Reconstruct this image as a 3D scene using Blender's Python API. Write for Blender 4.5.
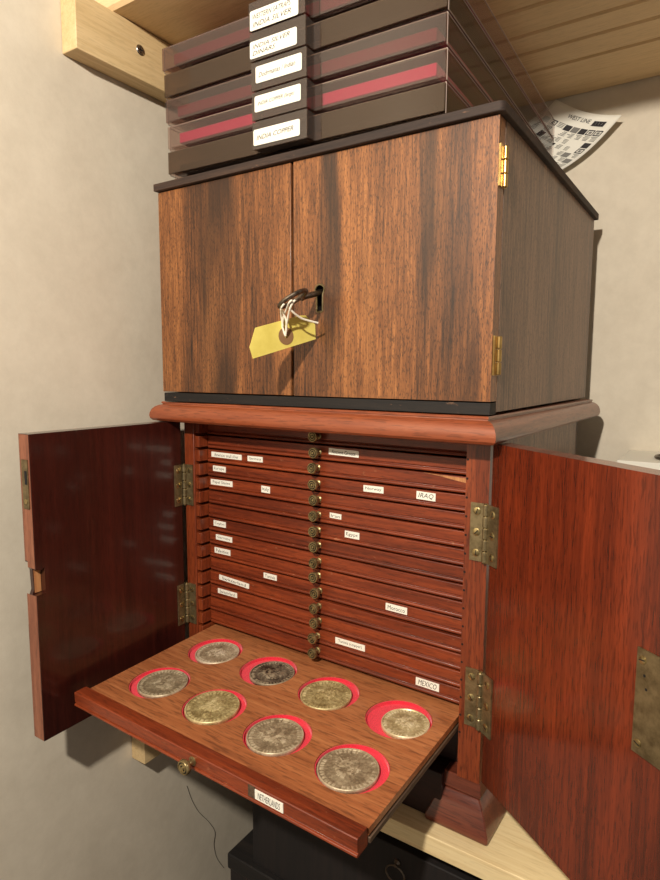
import bpy, math, random
from mathutils import Vector, Matrix
random.seed(7)
PI = math.pi
for o in list(bpy.data.objects):
    bpy.data.objects.remove(o)
S = bpy.context.scene
COL = S.collection

# ------------------------------------------------------------------ camera
cam = bpy.data.cameras.new('camera')
cam.sensor_fit = 'HORIZONTAL'; cam.sensor_width = 36; cam.lens = 603.43 * 36 / 660
cam.clip_start = .01; cam.clip_end = 50
co = bpy.data.objects.new('camera', cam); COL.objects.link(co)
CX, CY, CZ, YAW, PIT, ROL = .4663, -.4098, .0212, .5805, -.1135, .0043
Fw = Vector((-math.sin(YAW) * math.cos(PIT), math.cos(YAW) * math.cos(PIT), math.sin(PIT)))
Rt = Vector((math.cos(YAW), math.sin(YAW), 0)); Up = Rt.cross(Fw)
R2 = Rt * math.cos(ROL) + Up * math.sin(ROL); U2 = -Rt * math.sin(ROL) + Up * math.cos(ROL)
m = Matrix.Identity(4)
for i in range(3):
    m[i][0] = R2[i]; m[i][1] = U2[i]; m[i][2] = -Fw[i]
m[0][3], m[1][3], m[2][3] = CX, CY, CZ
co.matrix_world = m
S.camera = co

# ------------------------------------------------------------------ light
w = bpy.data.worlds.new('room_light'); S.world = w; w.use_nodes = True
w.node_tree.nodes['Background'].inputs[0].default_value = (1.0, .90, .78, 1)
w.node_tree.nodes['Background'].inputs[1].default_value = .24
lamp = bpy.data.lights.new('lamp', 'POINT'); lamp.energy = 41; lamp.color = (1, .91, .79); lamp.shadow_soft_size = .016
lo = bpy.data.objects.new('lamp', lamp); lo.location = (.40, -.72, .395); COL.objects.link(lo)
S.view_settings.view_transform = 'Standard'; S.view_settings.look = 'None'
S.view_settings.gamma = 1; S.view_settings.use_curve_mapping = False
S.view_settings.exposure = 0.0
try: S.cycles.transparent_max_bounces = 40
except Exception: pass

# ------------------------------------------------------------------ materials
def lin(c):
    r = []
    for v in c:
        v /= 255
        r.append(v / 12.92 if v <= .04045 else ((v + .055) / 1.055) ** 2.4)
    return (*r, 1)

class NT:
    def __init__(s, name):
        s.m = bpy.data.materials.new(name); s.m.use_nodes = True
        s.t = s.m.node_tree; s.b = s.t.nodes['Principled BSDF']
    def n(s, ty, **kw):
        nd = s.t.nodes.new(ty)
        for k, v in kw.items():
            if k in ('operation', 'blend_type', 'data_type', 'noise_dimensions', 'feature', 'wave_type', 'bands_direction', 'distance'):
                setattr(nd, k, v)
        return nd
    def l(s, a, b): s.t.links.new(a, b)
    def coord(s, scale=(1, 1, 1), rand=True, rot=(0, 0, 0)):
        tc = s.n('ShaderNodeTexCoord'); mp = s.n('ShaderNodeMapping')
        mp.inputs['Scale'].default_value = scale; mp.inputs['Rotation'].default_value = rot
        if rand:
            oi = s.n('ShaderNodeObjectInfo'); ml = s.n('ShaderNodeMath', operation='MULTIPLY'); ml.inputs[1].default_value = 37.0
            s.l(oi.outputs['Random'], ml.inputs[0])
            ad = s.n('ShaderNodeVectorMath', operation='ADD')
            s.l(tc.outputs['Object'], ad.inputs[0]); s.l(ml.outputs[0], ad.inputs[1]); s.l(ad.outputs[0], mp.inputs[0])
        else:
            s.l(tc.outputs['Object'], mp.inputs[0])
        return mp.outputs[0]
    def noise(s, vec, scale=1, detail=4, rough=.55, dist=0):
        nd = s.n('ShaderNodeTexNoise'); nd.inputs['Scale'].default_value = scale; nd.inputs['Detail'].default_value = detail
        nd.inputs['Roughness'].default_value = rough; nd.inputs['Distortion'].default_value = dist
        s.l(vec, nd.inputs['Vector']); return nd.outputs[0]
    def ramp(s, fac, stops):
        nd = s.n('ShaderNodeValToRGB'); e = nd.color_ramp.elements
        while len(e) < len(stops): e.new(.5)
        for i, (p, c) in enumerate(stops):
            e[i].position = p; e[i].color = c if len(c) == 4 else lin(c)
        s.l(fac, nd.inputs[0]); return nd.outputs[0]
    def mix(s, fac, a, b, blend='MIX'):
        nd = s.n('ShaderNodeMix', data_type='RGBA', blend_type=blend)
        for x, i in ((fac, 0), (a, 6), (b, 7)):
            if hasattr(x, 'is_linked'): s.l(x, nd.inputs[i])
            else: nd.inputs[i].default_value = x
        return nd.outputs[2]
    def bump(s, h, strength=.3, dist=.001):
        nd = s.n('ShaderNodeBump'); nd.inputs['Strength'].default_value = strength; nd.inputs['Distance'].default_value = dist
        s.l(h, nd.inputs['Height']); s.l(nd.outputs[0], s.b.inputs['Normal'])
    def set(s, **k):
        for a, v in k.items(): s.b.inputs[a.replace('_', ' ')].default_value = v

def wood(name, light, mid, dark, axis='z', fine=260, streak=22, rough=.4, coat=0, pores=.5, pore_scale=1100, wear=0, bump=.15, rand=True, streak_mix=.5, pore_ratio=9, bands=0, stops=(.35, .48, .63)):
    """grain runs along axis"""
    t = NT(name)
    def sc(f, ratio):
        v = [f, f, f]; v['xyz'.index(axis)] = f / ratio; return tuple(v)
    big = t.noise(t.coord(sc(streak, 14), rand), 1, 3, .5, .6)
    fin = t.noise(t.coord(sc(fine, 22), rand), 1, 5, .65, .4)
    cm = t.mix(streak_mix, fin, big)
    base = t.ramp(cm, [(stops[0], dark), (stops[1], mid), (stops[2], light)])
    if pores > 0:
        pn = t.noise(t.coord(sc(pore_scale, pore_ratio), rand), 1, 2, .5, 0)
        pm = t.ramp(pn, [(.36, (255, 255, 255)), (.47, (0, 0, 0))])
        fm = t.n('ShaderNodeMath', operation='MULTIPLY'); fm.inputs[1].default_value = pores
        t.l(pm, fm.inputs[0])
        base = t.mix(fm.outputs[0], base, lin(tuple(int(x * .55) for x in dark)))
        if bump: t.bump(pn, bump, .0004)
    if bands > 0:
        bn = t.noise(t.coord(sc(26, 9), rand), 1, 2, .5, .8)
        bm_ = t.ramp(bn, [(.50, (0, 0, 0)), (.66, (255, 255, 255))])
        fm = t.n('ShaderNodeMath', operation='MULTIPLY'); fm.inputs[1].default_value = bands; t.l(bm_, fm.inputs[0])
        base = t.mix(fm.outputs[0], base, lin(tuple(int(x * .8) for x in dark)))
    if wear > 0:
        wn = t.noise(t.coord((90, 90, 260), rand), 1, 6, .75, .5)
        wm = t.ramp(wn, [(.64, (0, 0, 0)), (.70, (255, 255, 255))])
        fm = t.n('ShaderNodeMath', operation='MULTIPLY'); fm.inputs[1].default_value = wear; t.l(wm, fm.inputs[0])
        base = t.mix(fm.outputs[0], base, lin((205, 150, 110)))
    t.l(base, t.b.inputs['Base Color'])
    t.set(Roughness=rough, Coat_Weight=coat, Coat_Roughness=.12)
    t.b.inputs['Specular IOR Level'].default_value = .45
    return t.m

def plain(name, c, rough=.5, metal=0, **k):
    t = NT(name); t.set(Base_Color=lin(c), Roughness=rough, Metallic=metal); t.set(**k); return t.m

def brass_mat(name, a, b, rough=.35, metal=.95, sc=300):
    t = NT(name); n = t.noise(t.coord((sc, sc, sc)), 1, 5, .7)
    t.l(t.ramp(n, [(.35, b), (.62, a)]), t.b.inputs['Base Color']); t.set(Metallic=metal, Roughness=rough)
    t.bump(n, .15, .0003); return t.m

M = {}
M['veneer'] = wood('walnut_veneer', (164, 106, 58), (116, 70, 37), (46, 28, 18), 'z', 520, 26, .42, .12, .6, 1300, streak_mix=.5, pore_ratio=4, bands=.8)
M['veneer_side_sheen'] = wood('walnut_veneer_side_sheen', (146, 112, 88), (116, 86, 66), (60, 43, 34), 'z', 560, 18, .45, .1, .6, 1300, streak_mix=.3, pore_ratio=4, bands=.3)  # greyer veneer copy: the side's glancing sheen is put into its colour
M['dark_edge'] = wood('dark_edge_wood', (72, 52, 40), (50, 36, 29), (34, 23, 18), 'x', 300, 20, .75, 0, .3, 900, wear=.2)
M['black_wood'] = wood('ebonised_wood', (34, 27, 22), (18, 14, 12), (7, 6, 6), 'x', 300, 18, .7, 0, .3, 900, wear=.25)
M['chest'] = wood('dark_stained_chest', (28, 19, 16), (17, 11, 10), (8, 6, 6), 'z', 300, 18, .75, 0, .3, 900)
M['mahog_x'] = wood('mahogany_front', (156, 70, 34), (112, 45, 21), (58, 21, 10), 'x', 300, 34, .42, .08, .35, 900, wear=.35, streak_mix=.45, stops=(.27, .47, .72))
M['mould'] = wood('mahogany_moulding', (168, 94, 58), (134, 66, 38), (80, 36, 21), 'x', 200, 24, .36, .3, .35, 700, wear=.2, stops=(.27, .47, .72))
M['mould_y'] = wood('mahogany_moulding_side', (150, 100, 78), (122, 78, 60), (84, 50, 38), 'y', 200, 24, .38, .3, .3, 700, wear=.1)
M['mahog_z'] = wood('mahogany_stile', (152, 72, 36), (110, 46, 22), (62, 23, 11), 'z', 340, 30, .36, .2, .5, 900, stops=(.27, .47, .72))
M['mahog_shade'] = wood('mahogany_in_shade', (50, 20, 14), (32, 12, 9), (18, 7, 6), 'x', 240, 24, .5, 0, .3, 800)  # mahogany with the shade inside and below the tray put into its colour
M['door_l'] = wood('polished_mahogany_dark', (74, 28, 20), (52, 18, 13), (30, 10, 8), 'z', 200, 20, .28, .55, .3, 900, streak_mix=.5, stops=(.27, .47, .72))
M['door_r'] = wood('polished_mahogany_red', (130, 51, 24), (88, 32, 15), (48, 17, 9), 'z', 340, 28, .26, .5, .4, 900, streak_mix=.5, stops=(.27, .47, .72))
M['door_edge'] = wood('worn_door_edge', (158, 104, 78), (134, 82, 60), (98, 56, 42), 'z', 240, 24, .5, 0, .3, 900)
M['tray'] = wood('cedar_tray', (190, 126, 80), (154, 92, 54), (104, 56, 33), 'x', 280, 26, .42, .15, .42, 700, streak_mix=.45, stops=(.27, .47, .72))
M['tray_side'] = wood('aged_tray_side', (96, 76, 58), (66, 50, 38), (34, 25, 20), 'y', 300, 24, .6, 0, .4, 800)
M['raw'] = wood('raw_timber', (206, 150, 96), (178, 120, 74), (130, 84, 52), 'z', 300, 40, .7, 0, .3, 900)
M['foot'] = wood('mahogany_foot', (132, 68, 46), (94, 44, 30), (48, 22, 16), 'x', 160, 26, .3, .4, .4, 600, wear=.12, stops=(.27, .47, .72))
M['pine'] = wood('pine_x', (238, 210, 166), (222, 192, 146), (188, 152, 108), 'x', 200, 16, .6, 0, .12, 800, bump=.05, streak_mix=.55, stops=(.27, .47, .72))
M['pine_y'] = wood('pine_y', (222, 196, 150), (206, 178, 130), (178, 146, 102), 'y', 260, 14, .6, 0, .12, 800, bump=.05, streak_mix=.4, stops=(.27, .47, .72))
M['pine_pale'] = wood('pale_pine', (232, 212, 166), (220, 196, 148), (198, 170, 120), 'x', 220, 14, .6, 0, .1, 800, bump=.05, streak_mix=.4)
M['brass'] = brass_mat('aged_brass', (150, 134, 100), (108, 94, 66), .38, .75, 120)
M['knob'] = brass_mat('polished_knob_brass', (184, 164, 116), (120, 102, 68), .36, .8, 200)
M['brass_bright'] = brass_mat('bright_brass', (196, 160, 96), (140, 110, 62), .3, .85, 60)
M['plate'] = brass_mat('tarnished_brass_plate', (138, 122, 90), (98, 84, 58), .42, .75, 120)
M['screw_b'] = brass_mat('brass_screw', (196, 178, 128), (140, 120, 78), .3)
M['iron'] = brass_mat('dark_steel', (128, 116, 102), (74, 64, 56), .35)
M['steel'] = plain('steel_screw', (190, 190, 190), .25, 1)
M['black'] = plain('black_gap', (10, 8, 8), .9)
M['paper'] = plain('white_paper', (232, 229, 216), .7)
M['ink'] = plain('black_ink', (36, 32, 34), .7)
M['string'] = plain('white_string', (236, 230, 212), .8)
M['ringdisc'] = plain('brown_reinforcement', (136, 102, 68), .7)
M['tag'] = None
t = NT('yellow_card'); n = t.noise(t.coord((60, 60, 60)), 1, 5, .6)
t.l(t.ramp(n, [(.3, (212, 194, 92)), (.7, (230, 214, 112))]), t.b.inputs['Base Color']); t.set(Roughness=.7); M['tag'] = t.m
def felt(name, a, b):
    t = NT(name); n = t.noise(t.coord((1400, 1400, 1400)), 1, 3, .7)
    t.l(t.ramp(n, [(.35, b), (.65, a)]), t.b.inputs['Base Color']); t.set(Roughness=.95, Sheen_Weight=.3); t.bump(n, .5, .0004); return t.m
M['felt'] = felt('red_felt', (238, 44, 70), (196, 22, 44))
M['felt_box'] = felt('crimson_felt', (208, 26, 104), (166, 14, 76))
M['felt_brown'] = felt('brown_grey_felt', (92, 74, 58), (66, 52, 40))
def coin_mat(name, a, b, c):
    t = NT(name); v = t.coord((420, 420, 420)); n = t.noise(v, 1, 6, .7); n2 = t.noise(t.coord((90, 90, 90)), 1, 3, .5)
    g = t.mix(.45, n, n2)
    t.l(t.ramp(g, [(.25, c), (.45, b), (.62, a)]), t.b.inputs['Base Color']); t.set(Metallic=.4, Roughness=.4)
    t.bump(n, .35, .0004); return t.m
M['coin_pale'] = coin_mat('pale_silver', (206, 190, 160), (160, 142, 114), (96, 80, 60))
M['coin_grey'] = coin_mat('grey_silver', (184, 168, 138), (136, 120, 94), (78, 64, 48))
M['coin_dark'] = coin_mat('blackened_silver', (150, 138, 116), (66, 56, 46), (30, 24, 20))
M['coin_gold'] = coin_mat('toned_silver', (206, 190, 138), (148, 130, 84), (86, 70, 44))
M['coin_light'] = coin_mat('bright_silver', (218, 204, 160), (176, 158, 114), (110, 92, 62))

M['coin_pale_hi'] = coin_mat('pale_silver_relief', (236, 224, 198), (204, 188, 158), (140, 124, 98))
M['coin_grey_hi'] = coin_mat('grey_silver_relief', (216, 202, 172), (178, 162, 132), (116, 100, 78))
M['coin_dark_hi'] = coin_mat('blackened_silver_relief', (196, 184, 158), (146, 132, 108), (70, 60, 48))
M['coin_gold_hi'] = coin_mat('toned_silver_relief', (234, 220, 168), (186, 168, 116), (120, 100, 64))
M['coin_light_hi'] = coin_mat('bright_silver_relief', (244, 234, 196), (212, 196, 152), (150, 132, 92))
# plaster
t = NT('plaster'); v = t.coord((1, 1, 1), False)
n1 = t.noise(v, 5, 5, .6, .4); n2 = t.noise(v, 60, 6, .7)
c1 = t.ramp(n1, [(.3, (206, 195, 175)), (.7, (222, 212, 192))])
t.l(t.mix(.10, c1, t.ramp(n2, [(.35, (150, 140, 124)), (.65, (236, 228, 210))])), t.b.inputs['Base Color'])
t.set(Roughness=.75); t.bump(n2, .12, .002); M['plaster'] = t.m
t = NT('floor_boards'); n = t.noise(t.coord((4, 40, 4), False), 1, 5)
t.l(t.ramp(n, [(.3, (70, 52, 40)), (.7, (110, 84, 62))]), t.b.inputs['Base Color']); t.set(Roughness=.6); M['floor'] = t.m

def acrylic(name, tint, gloss=.09, body=(176, 160, 150)):
    mt = bpy.data.materials.new(name); mt.use_nodes = True; nt = mt.node_tree; nt.nodes.clear()
    out = nt.nodes.new('ShaderNodeOutputMaterial'); tr = nt.nodes.new('ShaderNodeBsdfTransparent'); gl = nt.nodes.new('ShaderNodeBsdfGlossy')
    mx = nt.nodes.new('ShaderNodeMixShader'); fr = nt.nodes.new('ShaderNodeFresnel'); fr.inputs[0].default_value = 1.49
    tr.inputs[0].default_value = lin(tint); gl.inputs[0].default_value = (.9, .9, .9, 1); gl.inputs['Roughness'].default_value = .06
    ge = nt.nodes.new('ShaderNodeNewGeometry'); om = nt.nodes.new('ShaderNodeMath'); om.operation = 'SUBTRACT'; om.inputs[0].default_value = 1
    mu = nt.nodes.new('ShaderNodeMath'); mu.operation = 'MULTIPLY'
    nt.links.new(ge.outputs['Backfacing'], om.inputs[1]); nt.links.new(om.outputs[0], mu.inputs[0]); nt.links.new(fr.outputs[0], mu.inputs[1])
    nt.links.new(mu.outputs[0], mx.inputs[0]); nt.links.new(tr.outputs[0], mx.inputs[1]); nt.links.new(gl.outputs[0], mx.inputs[2])
    df = nt.nodes.new('ShaderNodeBsdfDiffuse'); df.inputs[0].default_value = lin(body); m2 = nt.nodes.new('ShaderNodeMixShader'); m2.inputs[0].default_value = gloss
    nt.links.new(mx.outputs[0], m2.inputs[1]); nt.links.new(df.outputs[0], m2.inputs[2]); nt.links.new(m2.outputs[0], out.inputs[0])
    return mt
M['smoke'] = acrylic('smoked_acrylic', (240, 233, 230), .03)
M['smoke_front'] = acrylic('smoked_acrylic_front', (236, 226, 222), .05)
M['smoke_dark'] = acrylic('dark_smoked_acrylic', (190, 174, 160), .10)
M['acrylic_edge_glint'] = acrylic('acrylic_edge_glint', (235, 225, 222), .7)  # pale, mostly diffuse: paints bright highlight lines on the sleeve edges
M['smoke_mid'] = acrylic('mid_smoked_acrylic', (205, 188, 184), .08)
M['smoke_brown'] = acrylic('brown_smoked_acrylic', (190, 172, 156), .42, (92, 76, 62))

# ------------------------------------------------------------------ mesh tools
class MB:
    def __init__(s): s.v = []; s.f = []; s.m = []
    def add(s, vs, fs, mi=0):
        b = len(s.v); s.v += [tuple(p) for p in vs]; s.f += [tuple(b + i for i in f) for f in fs]; s.m += [mi] * len(fs); return s
    def box(s, x0, x1, y0, y1, z0, z1, mi=0):
        vs = [(x, y, z) for x in (x0, x1) for y in (y0, y1) for z in (z0, z1)]
        return s.add(vs, [(0, 1, 3, 2), (4, 6, 7, 5), (0, 4, 5, 1), (2, 3, 7, 6), (0, 2, 6, 4), (1, 5, 7, 3)], mi)
    def prism(s, poly, axis, a, b, mi=0):
        """poly: 2D list in the other two axes (cyclic order), extruded along axis from a to b"""
        def P(p, t):
            return {'x': (t, p[0], p[1]), 'y': (p[0], t, p[1]), 'z': (p[0], p[1], t)}[axis]
        n = len(poly); vs = [P(p, a) for p in poly] + [P(p, b) for p in poly]
        fs = [(i, (i + 1) % n, n + (i + 1) % n, n + i) for i in range(n)] + [tuple(range(n))[::-1], tuple(range(n, 2 * n))]
        return s.add(vs, fs, mi)
    def lathe(s, prof, c, ax=(0, 0, 1), seg=24, mi=0, cap=True):
        """prof: list of (r, h) along ax from c"""
        a = Vector(ax).normalized(); u = a.orthogonal().normalized(); w_ = a.cross(u); c = Vector(c)
        vs = []
        for r, h in prof:
            for k in range(seg):
                t_ = 2 * PI * k / seg; vs.append(c + a * h + (u * math.cos(t_) + w_ * math.sin(t_)) * r)
        fs = [(i * seg + k, i * seg + (k + 1) % seg, (i + 1) * seg + (k + 1) % seg, (i + 1) * seg + k) for i in range(len(prof) - 1) for k in range(seg)]
        if cap: fs += [tuple(range(seg))[::-1], tuple(range((len(prof) - 1) * seg, len(prof) * seg))]
        return s.add(vs, fs, mi)
    def tube(s, pts, r, seg=8, mi=0, closed=False):
        P = [Vector(p) for p in pts]; n = len(P); vs = []; prev = None
        for i in range(n):
            d = (P[(i + 1) % n] - P[i - 1]) if closed else (P[min(i + 1, n - 1)] - P[max(i - 1, 0)])
            d.normalize()
            u = (prev - d * prev.dot(d)) if prev else d.orthogonal()
            u.normalize(); prev = u; w_ = d.cross(u)
            rr = r[i] if isinstance(r, (list, tuple)) else r
            for k in range(seg):
                t_ = 2 * PI * k / seg; vs.append(P[i] + (u * math.cos(t_) + w_ * math.sin(t_)) * rr)
        m_ = n if closed else n - 1
        fs = [(i * seg + k, i * seg + (k + 1) % seg, ((i + 1) % n) * seg + (k + 1) % seg, ((i + 1) % n) * seg + k) for i in range(m_) for k in range(seg)]
        if not closed: fs += [tuple(range(seg))[::-1], tuple(range((n - 1) * seg, n * seg))]
        return s.add(vs, fs, mi)
    def xf(s, fn, start=0):
        s.v = s.v[:start] + [tuple(fn(Vector(p))) for p in s.v[start:]]; return s
    def build(s, name, mats, parent=None, loc=(0, 0, 0), rot=(0, 0, 0), bevel=0, smooth=True, seg=2, angle=35):
        me = bpy.data.meshes.new(name); me.from_pydata(s.v, [], s.f)
        mats = mats if isinstance(mats, (list, tuple)) else [mats]
        for q in mats: me.materials.append(q)
        me.polygons.foreach_set('material_index', s.m); me.update()
        import bmesh
        bm = bmesh.new(); bm.from_mesh(me); bmesh.ops.recalc_face_normals(bm, faces=bm.faces); bm.to_mesh(me); bm.free()
        if smooth:
            me.polygons.foreach_set('use_smooth', [True] * len(me.polygons)); me.set_sharp_from_angle(angle=math.radians(angle))
        o = bpy.data.objects.new(name, me); COL.objects.link(o); o.location = loc; o.rotation_euler = rot
        if parent: o.parent = parent
        if bevel:
            b = o.modifiers.new('bevel', 'BEVEL'); b.width = bevel; b.segments = seg; b.limit_method = 'ANGLE'; b.angle_limit = math.radians(40); b.harden_normals = False
        return o

def tag(o, label=None, cat=None, group=None, kind=None):
    for k, v in (('label', label), ('category', cat), ('group', group), ('kind', kind)):
        if v: o[k] = v
    return o
def empty(name, loc, rz=0, **k):
    o = bpy.data.objects.new(name, None); COL.objects.link(o); o.location = loc; o.rotation_euler = (0, 0, rz); o.empty_display_size = .02
    return tag(o, **k)

def text_geo(mb, txt, place, h, width=None, mi=1, shear=0):
    """adds flat filled letters; place(u, v) -> 3D, u/v centred on the text; h letter height, width fits total width"""
    cu = bpy.data.curves.new('t', 'FONT'); cu.body = txt; cu.size = 1; cu.align_x = 'CENTER'; cu.align_y = 'CENTER'; cu.shear = shear; cu.resolution_u = 2
    ob = bpy.data.objects.new('t', cu); COL.objects.link(ob); bpy.context.view_layer.update()
    dg = bpy.context.evaluated_depsgraph_get(); me = bpy.data.meshes.new_from_object(ob.evaluated_get(dg))
    xs = [q.co.x for q in me.vertices] or [0]; ys = [q.co.y for q in me.vertices] or [0]
    cx, cy = (max(xs) + min(xs)) / 2, (max(ys) + min(ys)) / 2; sx = width / (max(xs) - min(xs)) if width else None
    sy = h / (max(ys) - min(ys)); sx = sx or sy
    mb.add([place((q.co.x - cx) * sx, (q.co.y - cy) * sy) for q in me.vertices], [tuple(p.vertices) for p in me.polygons], mi)
    bpy.data.objects.remove(ob); bpy.data.curves.remove(cu); bpy.data.meshes.remove(me)

# ------------------------------------------------------------------ room
XW, YW, ZF = -.042, .378, -.92
tag(MB().box(XW - .08, XW, -1.2, YW + .08, ZF, 1.3).build('wall_left', M['plaster'], smooth=False), kind='structure')
tag(MB().box(XW, 1.6, YW, YW + .08, ZF, 1.3).build('wall_back', M['plaster'], smooth=False), kind='structure')
tag(MB().box(XW - .08, 1.6, -1.2, YW + .08, ZF - .05, ZF).build('floor', M['floor'], smooth=False), kind='structure')

# upper shelf of pine boards on a cleat
ZS = .345
us = empty('wall_shelf', (XW, -.03, ZS), label='upper pine shelf of boards above the stacked smoked boxes', cat='shelf')
ys = [-.03, .085, .172, .216, .251, .292, YW]
for a, b in zip(ys[:-1], ys[1:]):
    mb = MB(); e = .0030
    mb.prism([(a, .02), (a, e), (a + e, 0), (b - e - .0006, 0), (b - .0006, e), (b - .0006, .02)], 'x', 0, .95)
    mb.xf(lambda p: Vector((p.x, p.y + .03, p.z)))
    mb.build('shelf_board', M['pine'], us, loc=(0.0001, -0.0001, 0))
cl = empty('shelf_cleat', (XW, -.067, ZS - .048), label='pine batten screwed to the left wall under the upper shelf', cat='batten')
MB().box(0.0002, .021, 0, YW + .067 - .0005, 0, .0475).build('batten', M['pine_y'], cl, bevel=.0008)
sc = MB(); sc.lathe([(.0046, 0), (.0046, .0006), (.0040, .0012), (.0, .0012)], (0, 0, 0), (1, 0, 0), 24)
for q in (0, PI / 2):
    sc.add([(0.00125, math.cos(q) * a - math.sin(q) * b, math.sin(q) * a + math.cos(q) * b) for a, b in ((-.003, -.0006), (.003, -.0006), (.003, .0006), (-.003, .0006))], [(0, 1, 2, 3)], 1)
sc.build('screw', [M['steel'], M['black']], cl, loc=(.021, .0013 + .067, .3234 - .297))

# lower shelf
ZL = -.335
ls = empty('wall_shelf', (XW, -.009, ZL), label='pale pine lower shelf the red coin cabinet stands on', cat='shelf')
MB().box(0.0002, .95, 0, YW + .0085, -.0155, 0).build('shelf_board', M['pine_pale'], ls, bevel=.0007)
c2 = empty('shelf_cleat', (XW, -.02, -.392), label='short pine batten end low on the left wall beneath the open drawer', cat='batten')
MB().box(0.0002, .021, 0, YW + .0195, 0, .0412).build('batten', M['pine_y'], c2, bevel=.0008)

# ------------------------------------------------------------------ lower coin cabinet
W = .33; LY = -.0236; BY = .0322
def frame_root(name, ang, z, **k):
    return empty(name, (W / 2, 0, z), ang, **k)
cab = frame_root('coin_cabinet', LY, ZL, label='red mahogany coin cabinet with open doors and rows of thin brass-knobbed drawers', cat='cabinet')
OFF = (-W / 2, 0, -ZL)          # children are built in the cabinet's own axes
def part(mb, name, mat, bevel=0, off=None, **k):
    return mb.build(name, mat, cab, loc=off or OFF, bevel=bevel, **k)
XL, XR, IL, IR, YF, YB = .005, .3264, .0246, .3086, .0174, .2853
part(MB().box(XL, .0188, YF, YF + .02, -.2937, -.0275), 'stile', M['mahog_z'], .0006)
mb = MB().box(.3085, XR, YF, YF + .02, -.2937, -.0275)
for k in range(16):
    mb.lathe([(.0009, 0), (.0001, .0001)], (.3096, YF - .00015, -.0358 - .01425 * (k + .5)), (0, -1, 0), 10, 1, cap=False)
part(mb, 'stile', [M['mahog_z'], M['black']])
# side panels carrying slotted runners
def knobz(k): return -.0358 - .01425 * k
for side in (0, 1):
    mb = MB()
    if side == 0: mb.box(XL, .0195, YF + .02, YB, -.31, -.0275)
    else: mb.box(.3140, XR, YF + .02, YB, -.31, -.0275)
    part(mb, 'side_panel', M['mahog_z'] if side == 0 else M['veneer_side_sheen'], .0005)
    mb = MB()
    for k in range(-1, 17):
        zt = knobz(k) + .0056 - .0; zb = zt - .0110
        if k == -1: zt = -.0275
        if k == 16: zb = -.2937
        a, b = (.0188, IL + .0006) if side == 0 else (IR, .3140)
        mb.box(a, b, YF + .0012, YB - .02, zb, zt)
    part(mb, 'drawer_runners', M['mahog_z'], .0003)
part(MB().box(XL, XR, YB - .008, YB, -.31, -.0275), 'back_panel', M['mahog_shade'])
part(MB().box(XL, XR, YF + .0, YB, -.0290, -.0265), 'top_panel', M['mahog_shade'])
part(MB().box(IL + .0008, IR - .0002, .034, YB - .008, -.2937, -.281), 'bottom_panel', M['mahog_shade'])
part(MB().box(.0340, .2975, .0130, YF + .02, -.3348, -.2945), 'plinth_rail', M['mahog_shade'], .0008)
part(MB().box(IL + .0010, IR - .0004, .0330, .0370, -.2937, -.2640), 'bottom_rail', M['mahog_shade'], .0004)
part(MB().box(XL, XR, .06, YB, -.3240, -.3095), 'base_panel', M['mahog_shade'])

# crown moulding (mitred frame swept round the front and sides)
prof = [(-.030, -.0095), (.0014, -.0095), (.0020, -.0100), (.0020, -.0112), (.0012, -.0116), (.0014, -.0124), (.0040, -.0130), (.0068, -.0146), (.0090, -.0172), (.0103, -.0206), (.0106, -.0236), (.0100, -.0262), (.0080, -.0282), (.0046, -.0291), (-.010, -.0292), (-.030, -.0292)]
mb = MB(); path = [((-.0052, .336), (-1, 0)), ((-.0052, 0), (-1, -1)), ((W - .0014, 0), (1, -1)), ((W - .0014, .336), (1, 0))]
vs = []
for (px, py), (dx, dy) in path:
    for d, z in prof: vs.append((px + dx * d, py + dy * d + (.0015 if dy else 0), z))
n = len(prof)
for i in range(3):
    mb.add(vs[i * n:(i + 2) * n], [(k, (k + 1) % n, n + (k + 1) % n, n + k) for k in range(n)], 0 if i == 1 else 1)
mb.add(vs[:n], [tuple(range(n))], 1); mb.add(vs[3 * n:], [tuple(range(n))], 1)
mb.box(.020, W - .025, .028, .336, -.0265, -.0100, 1)
part(mb, 'crown_moulding', [M['mould'], M['mould_y']], angle=30)

# feet
def foot(x0, x1, y0, y1):
    mb = MB()
    g = .0028
    def ring(z, a, b): return [(x0 - a, y0 - a, z), (x1 + b, y0 - a, z), (x1 + b, y1 + b, z), (x0 - a, y1 + b, z)]
    lv = [(-.2937, .0026), (-.2985, .0030), (-.3030, .0036), (-.3062, .0040), (-.3064, .0018), (-.3090, .0016)]
    lv2 = [(-.3075, .0016), (-.3110, .0048), (-.3170, .0086), (-.3230, .0108), (-.3290, .0134), (-.3330, .0138), (-.3350, .0124)]
    for L, mi in ((lv, 0), (lv2, 0)):
        R = [ring(z, a, a) for z, a in L]; v = [p for r in R for p in r]
        fs = [(i * 4 + k, i * 4 + (k + 1) % 4, (i + 1) * 4 + (k + 1) % 4, (i + 1) * 4 + k) for i in range(len(L) - 1) for k in range(4)]
        fs += [(3, 2, 1, 0), tuple(len(v) - 4 + k for k in range(4))]
        mb.add(v, fs, mi)
    return mb
FX0, FX1, FY0, FY1 = .2995, .3240, .0215, .043
part(foot(FX0, FX1, FY0, FY1), 'foot', M['foot'], .0016)
part(foot(.0074, .0319, FY0, FY1), 'foot', M['foot'], .0016)
part(foot(FX0, FX1, YB - .035, YB - .013), 'foot', M['foot'], .0016)
part(foot(.0074, .0319, YB - .035, YB - .013), 'foot', M['foot'], .0016)

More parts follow.
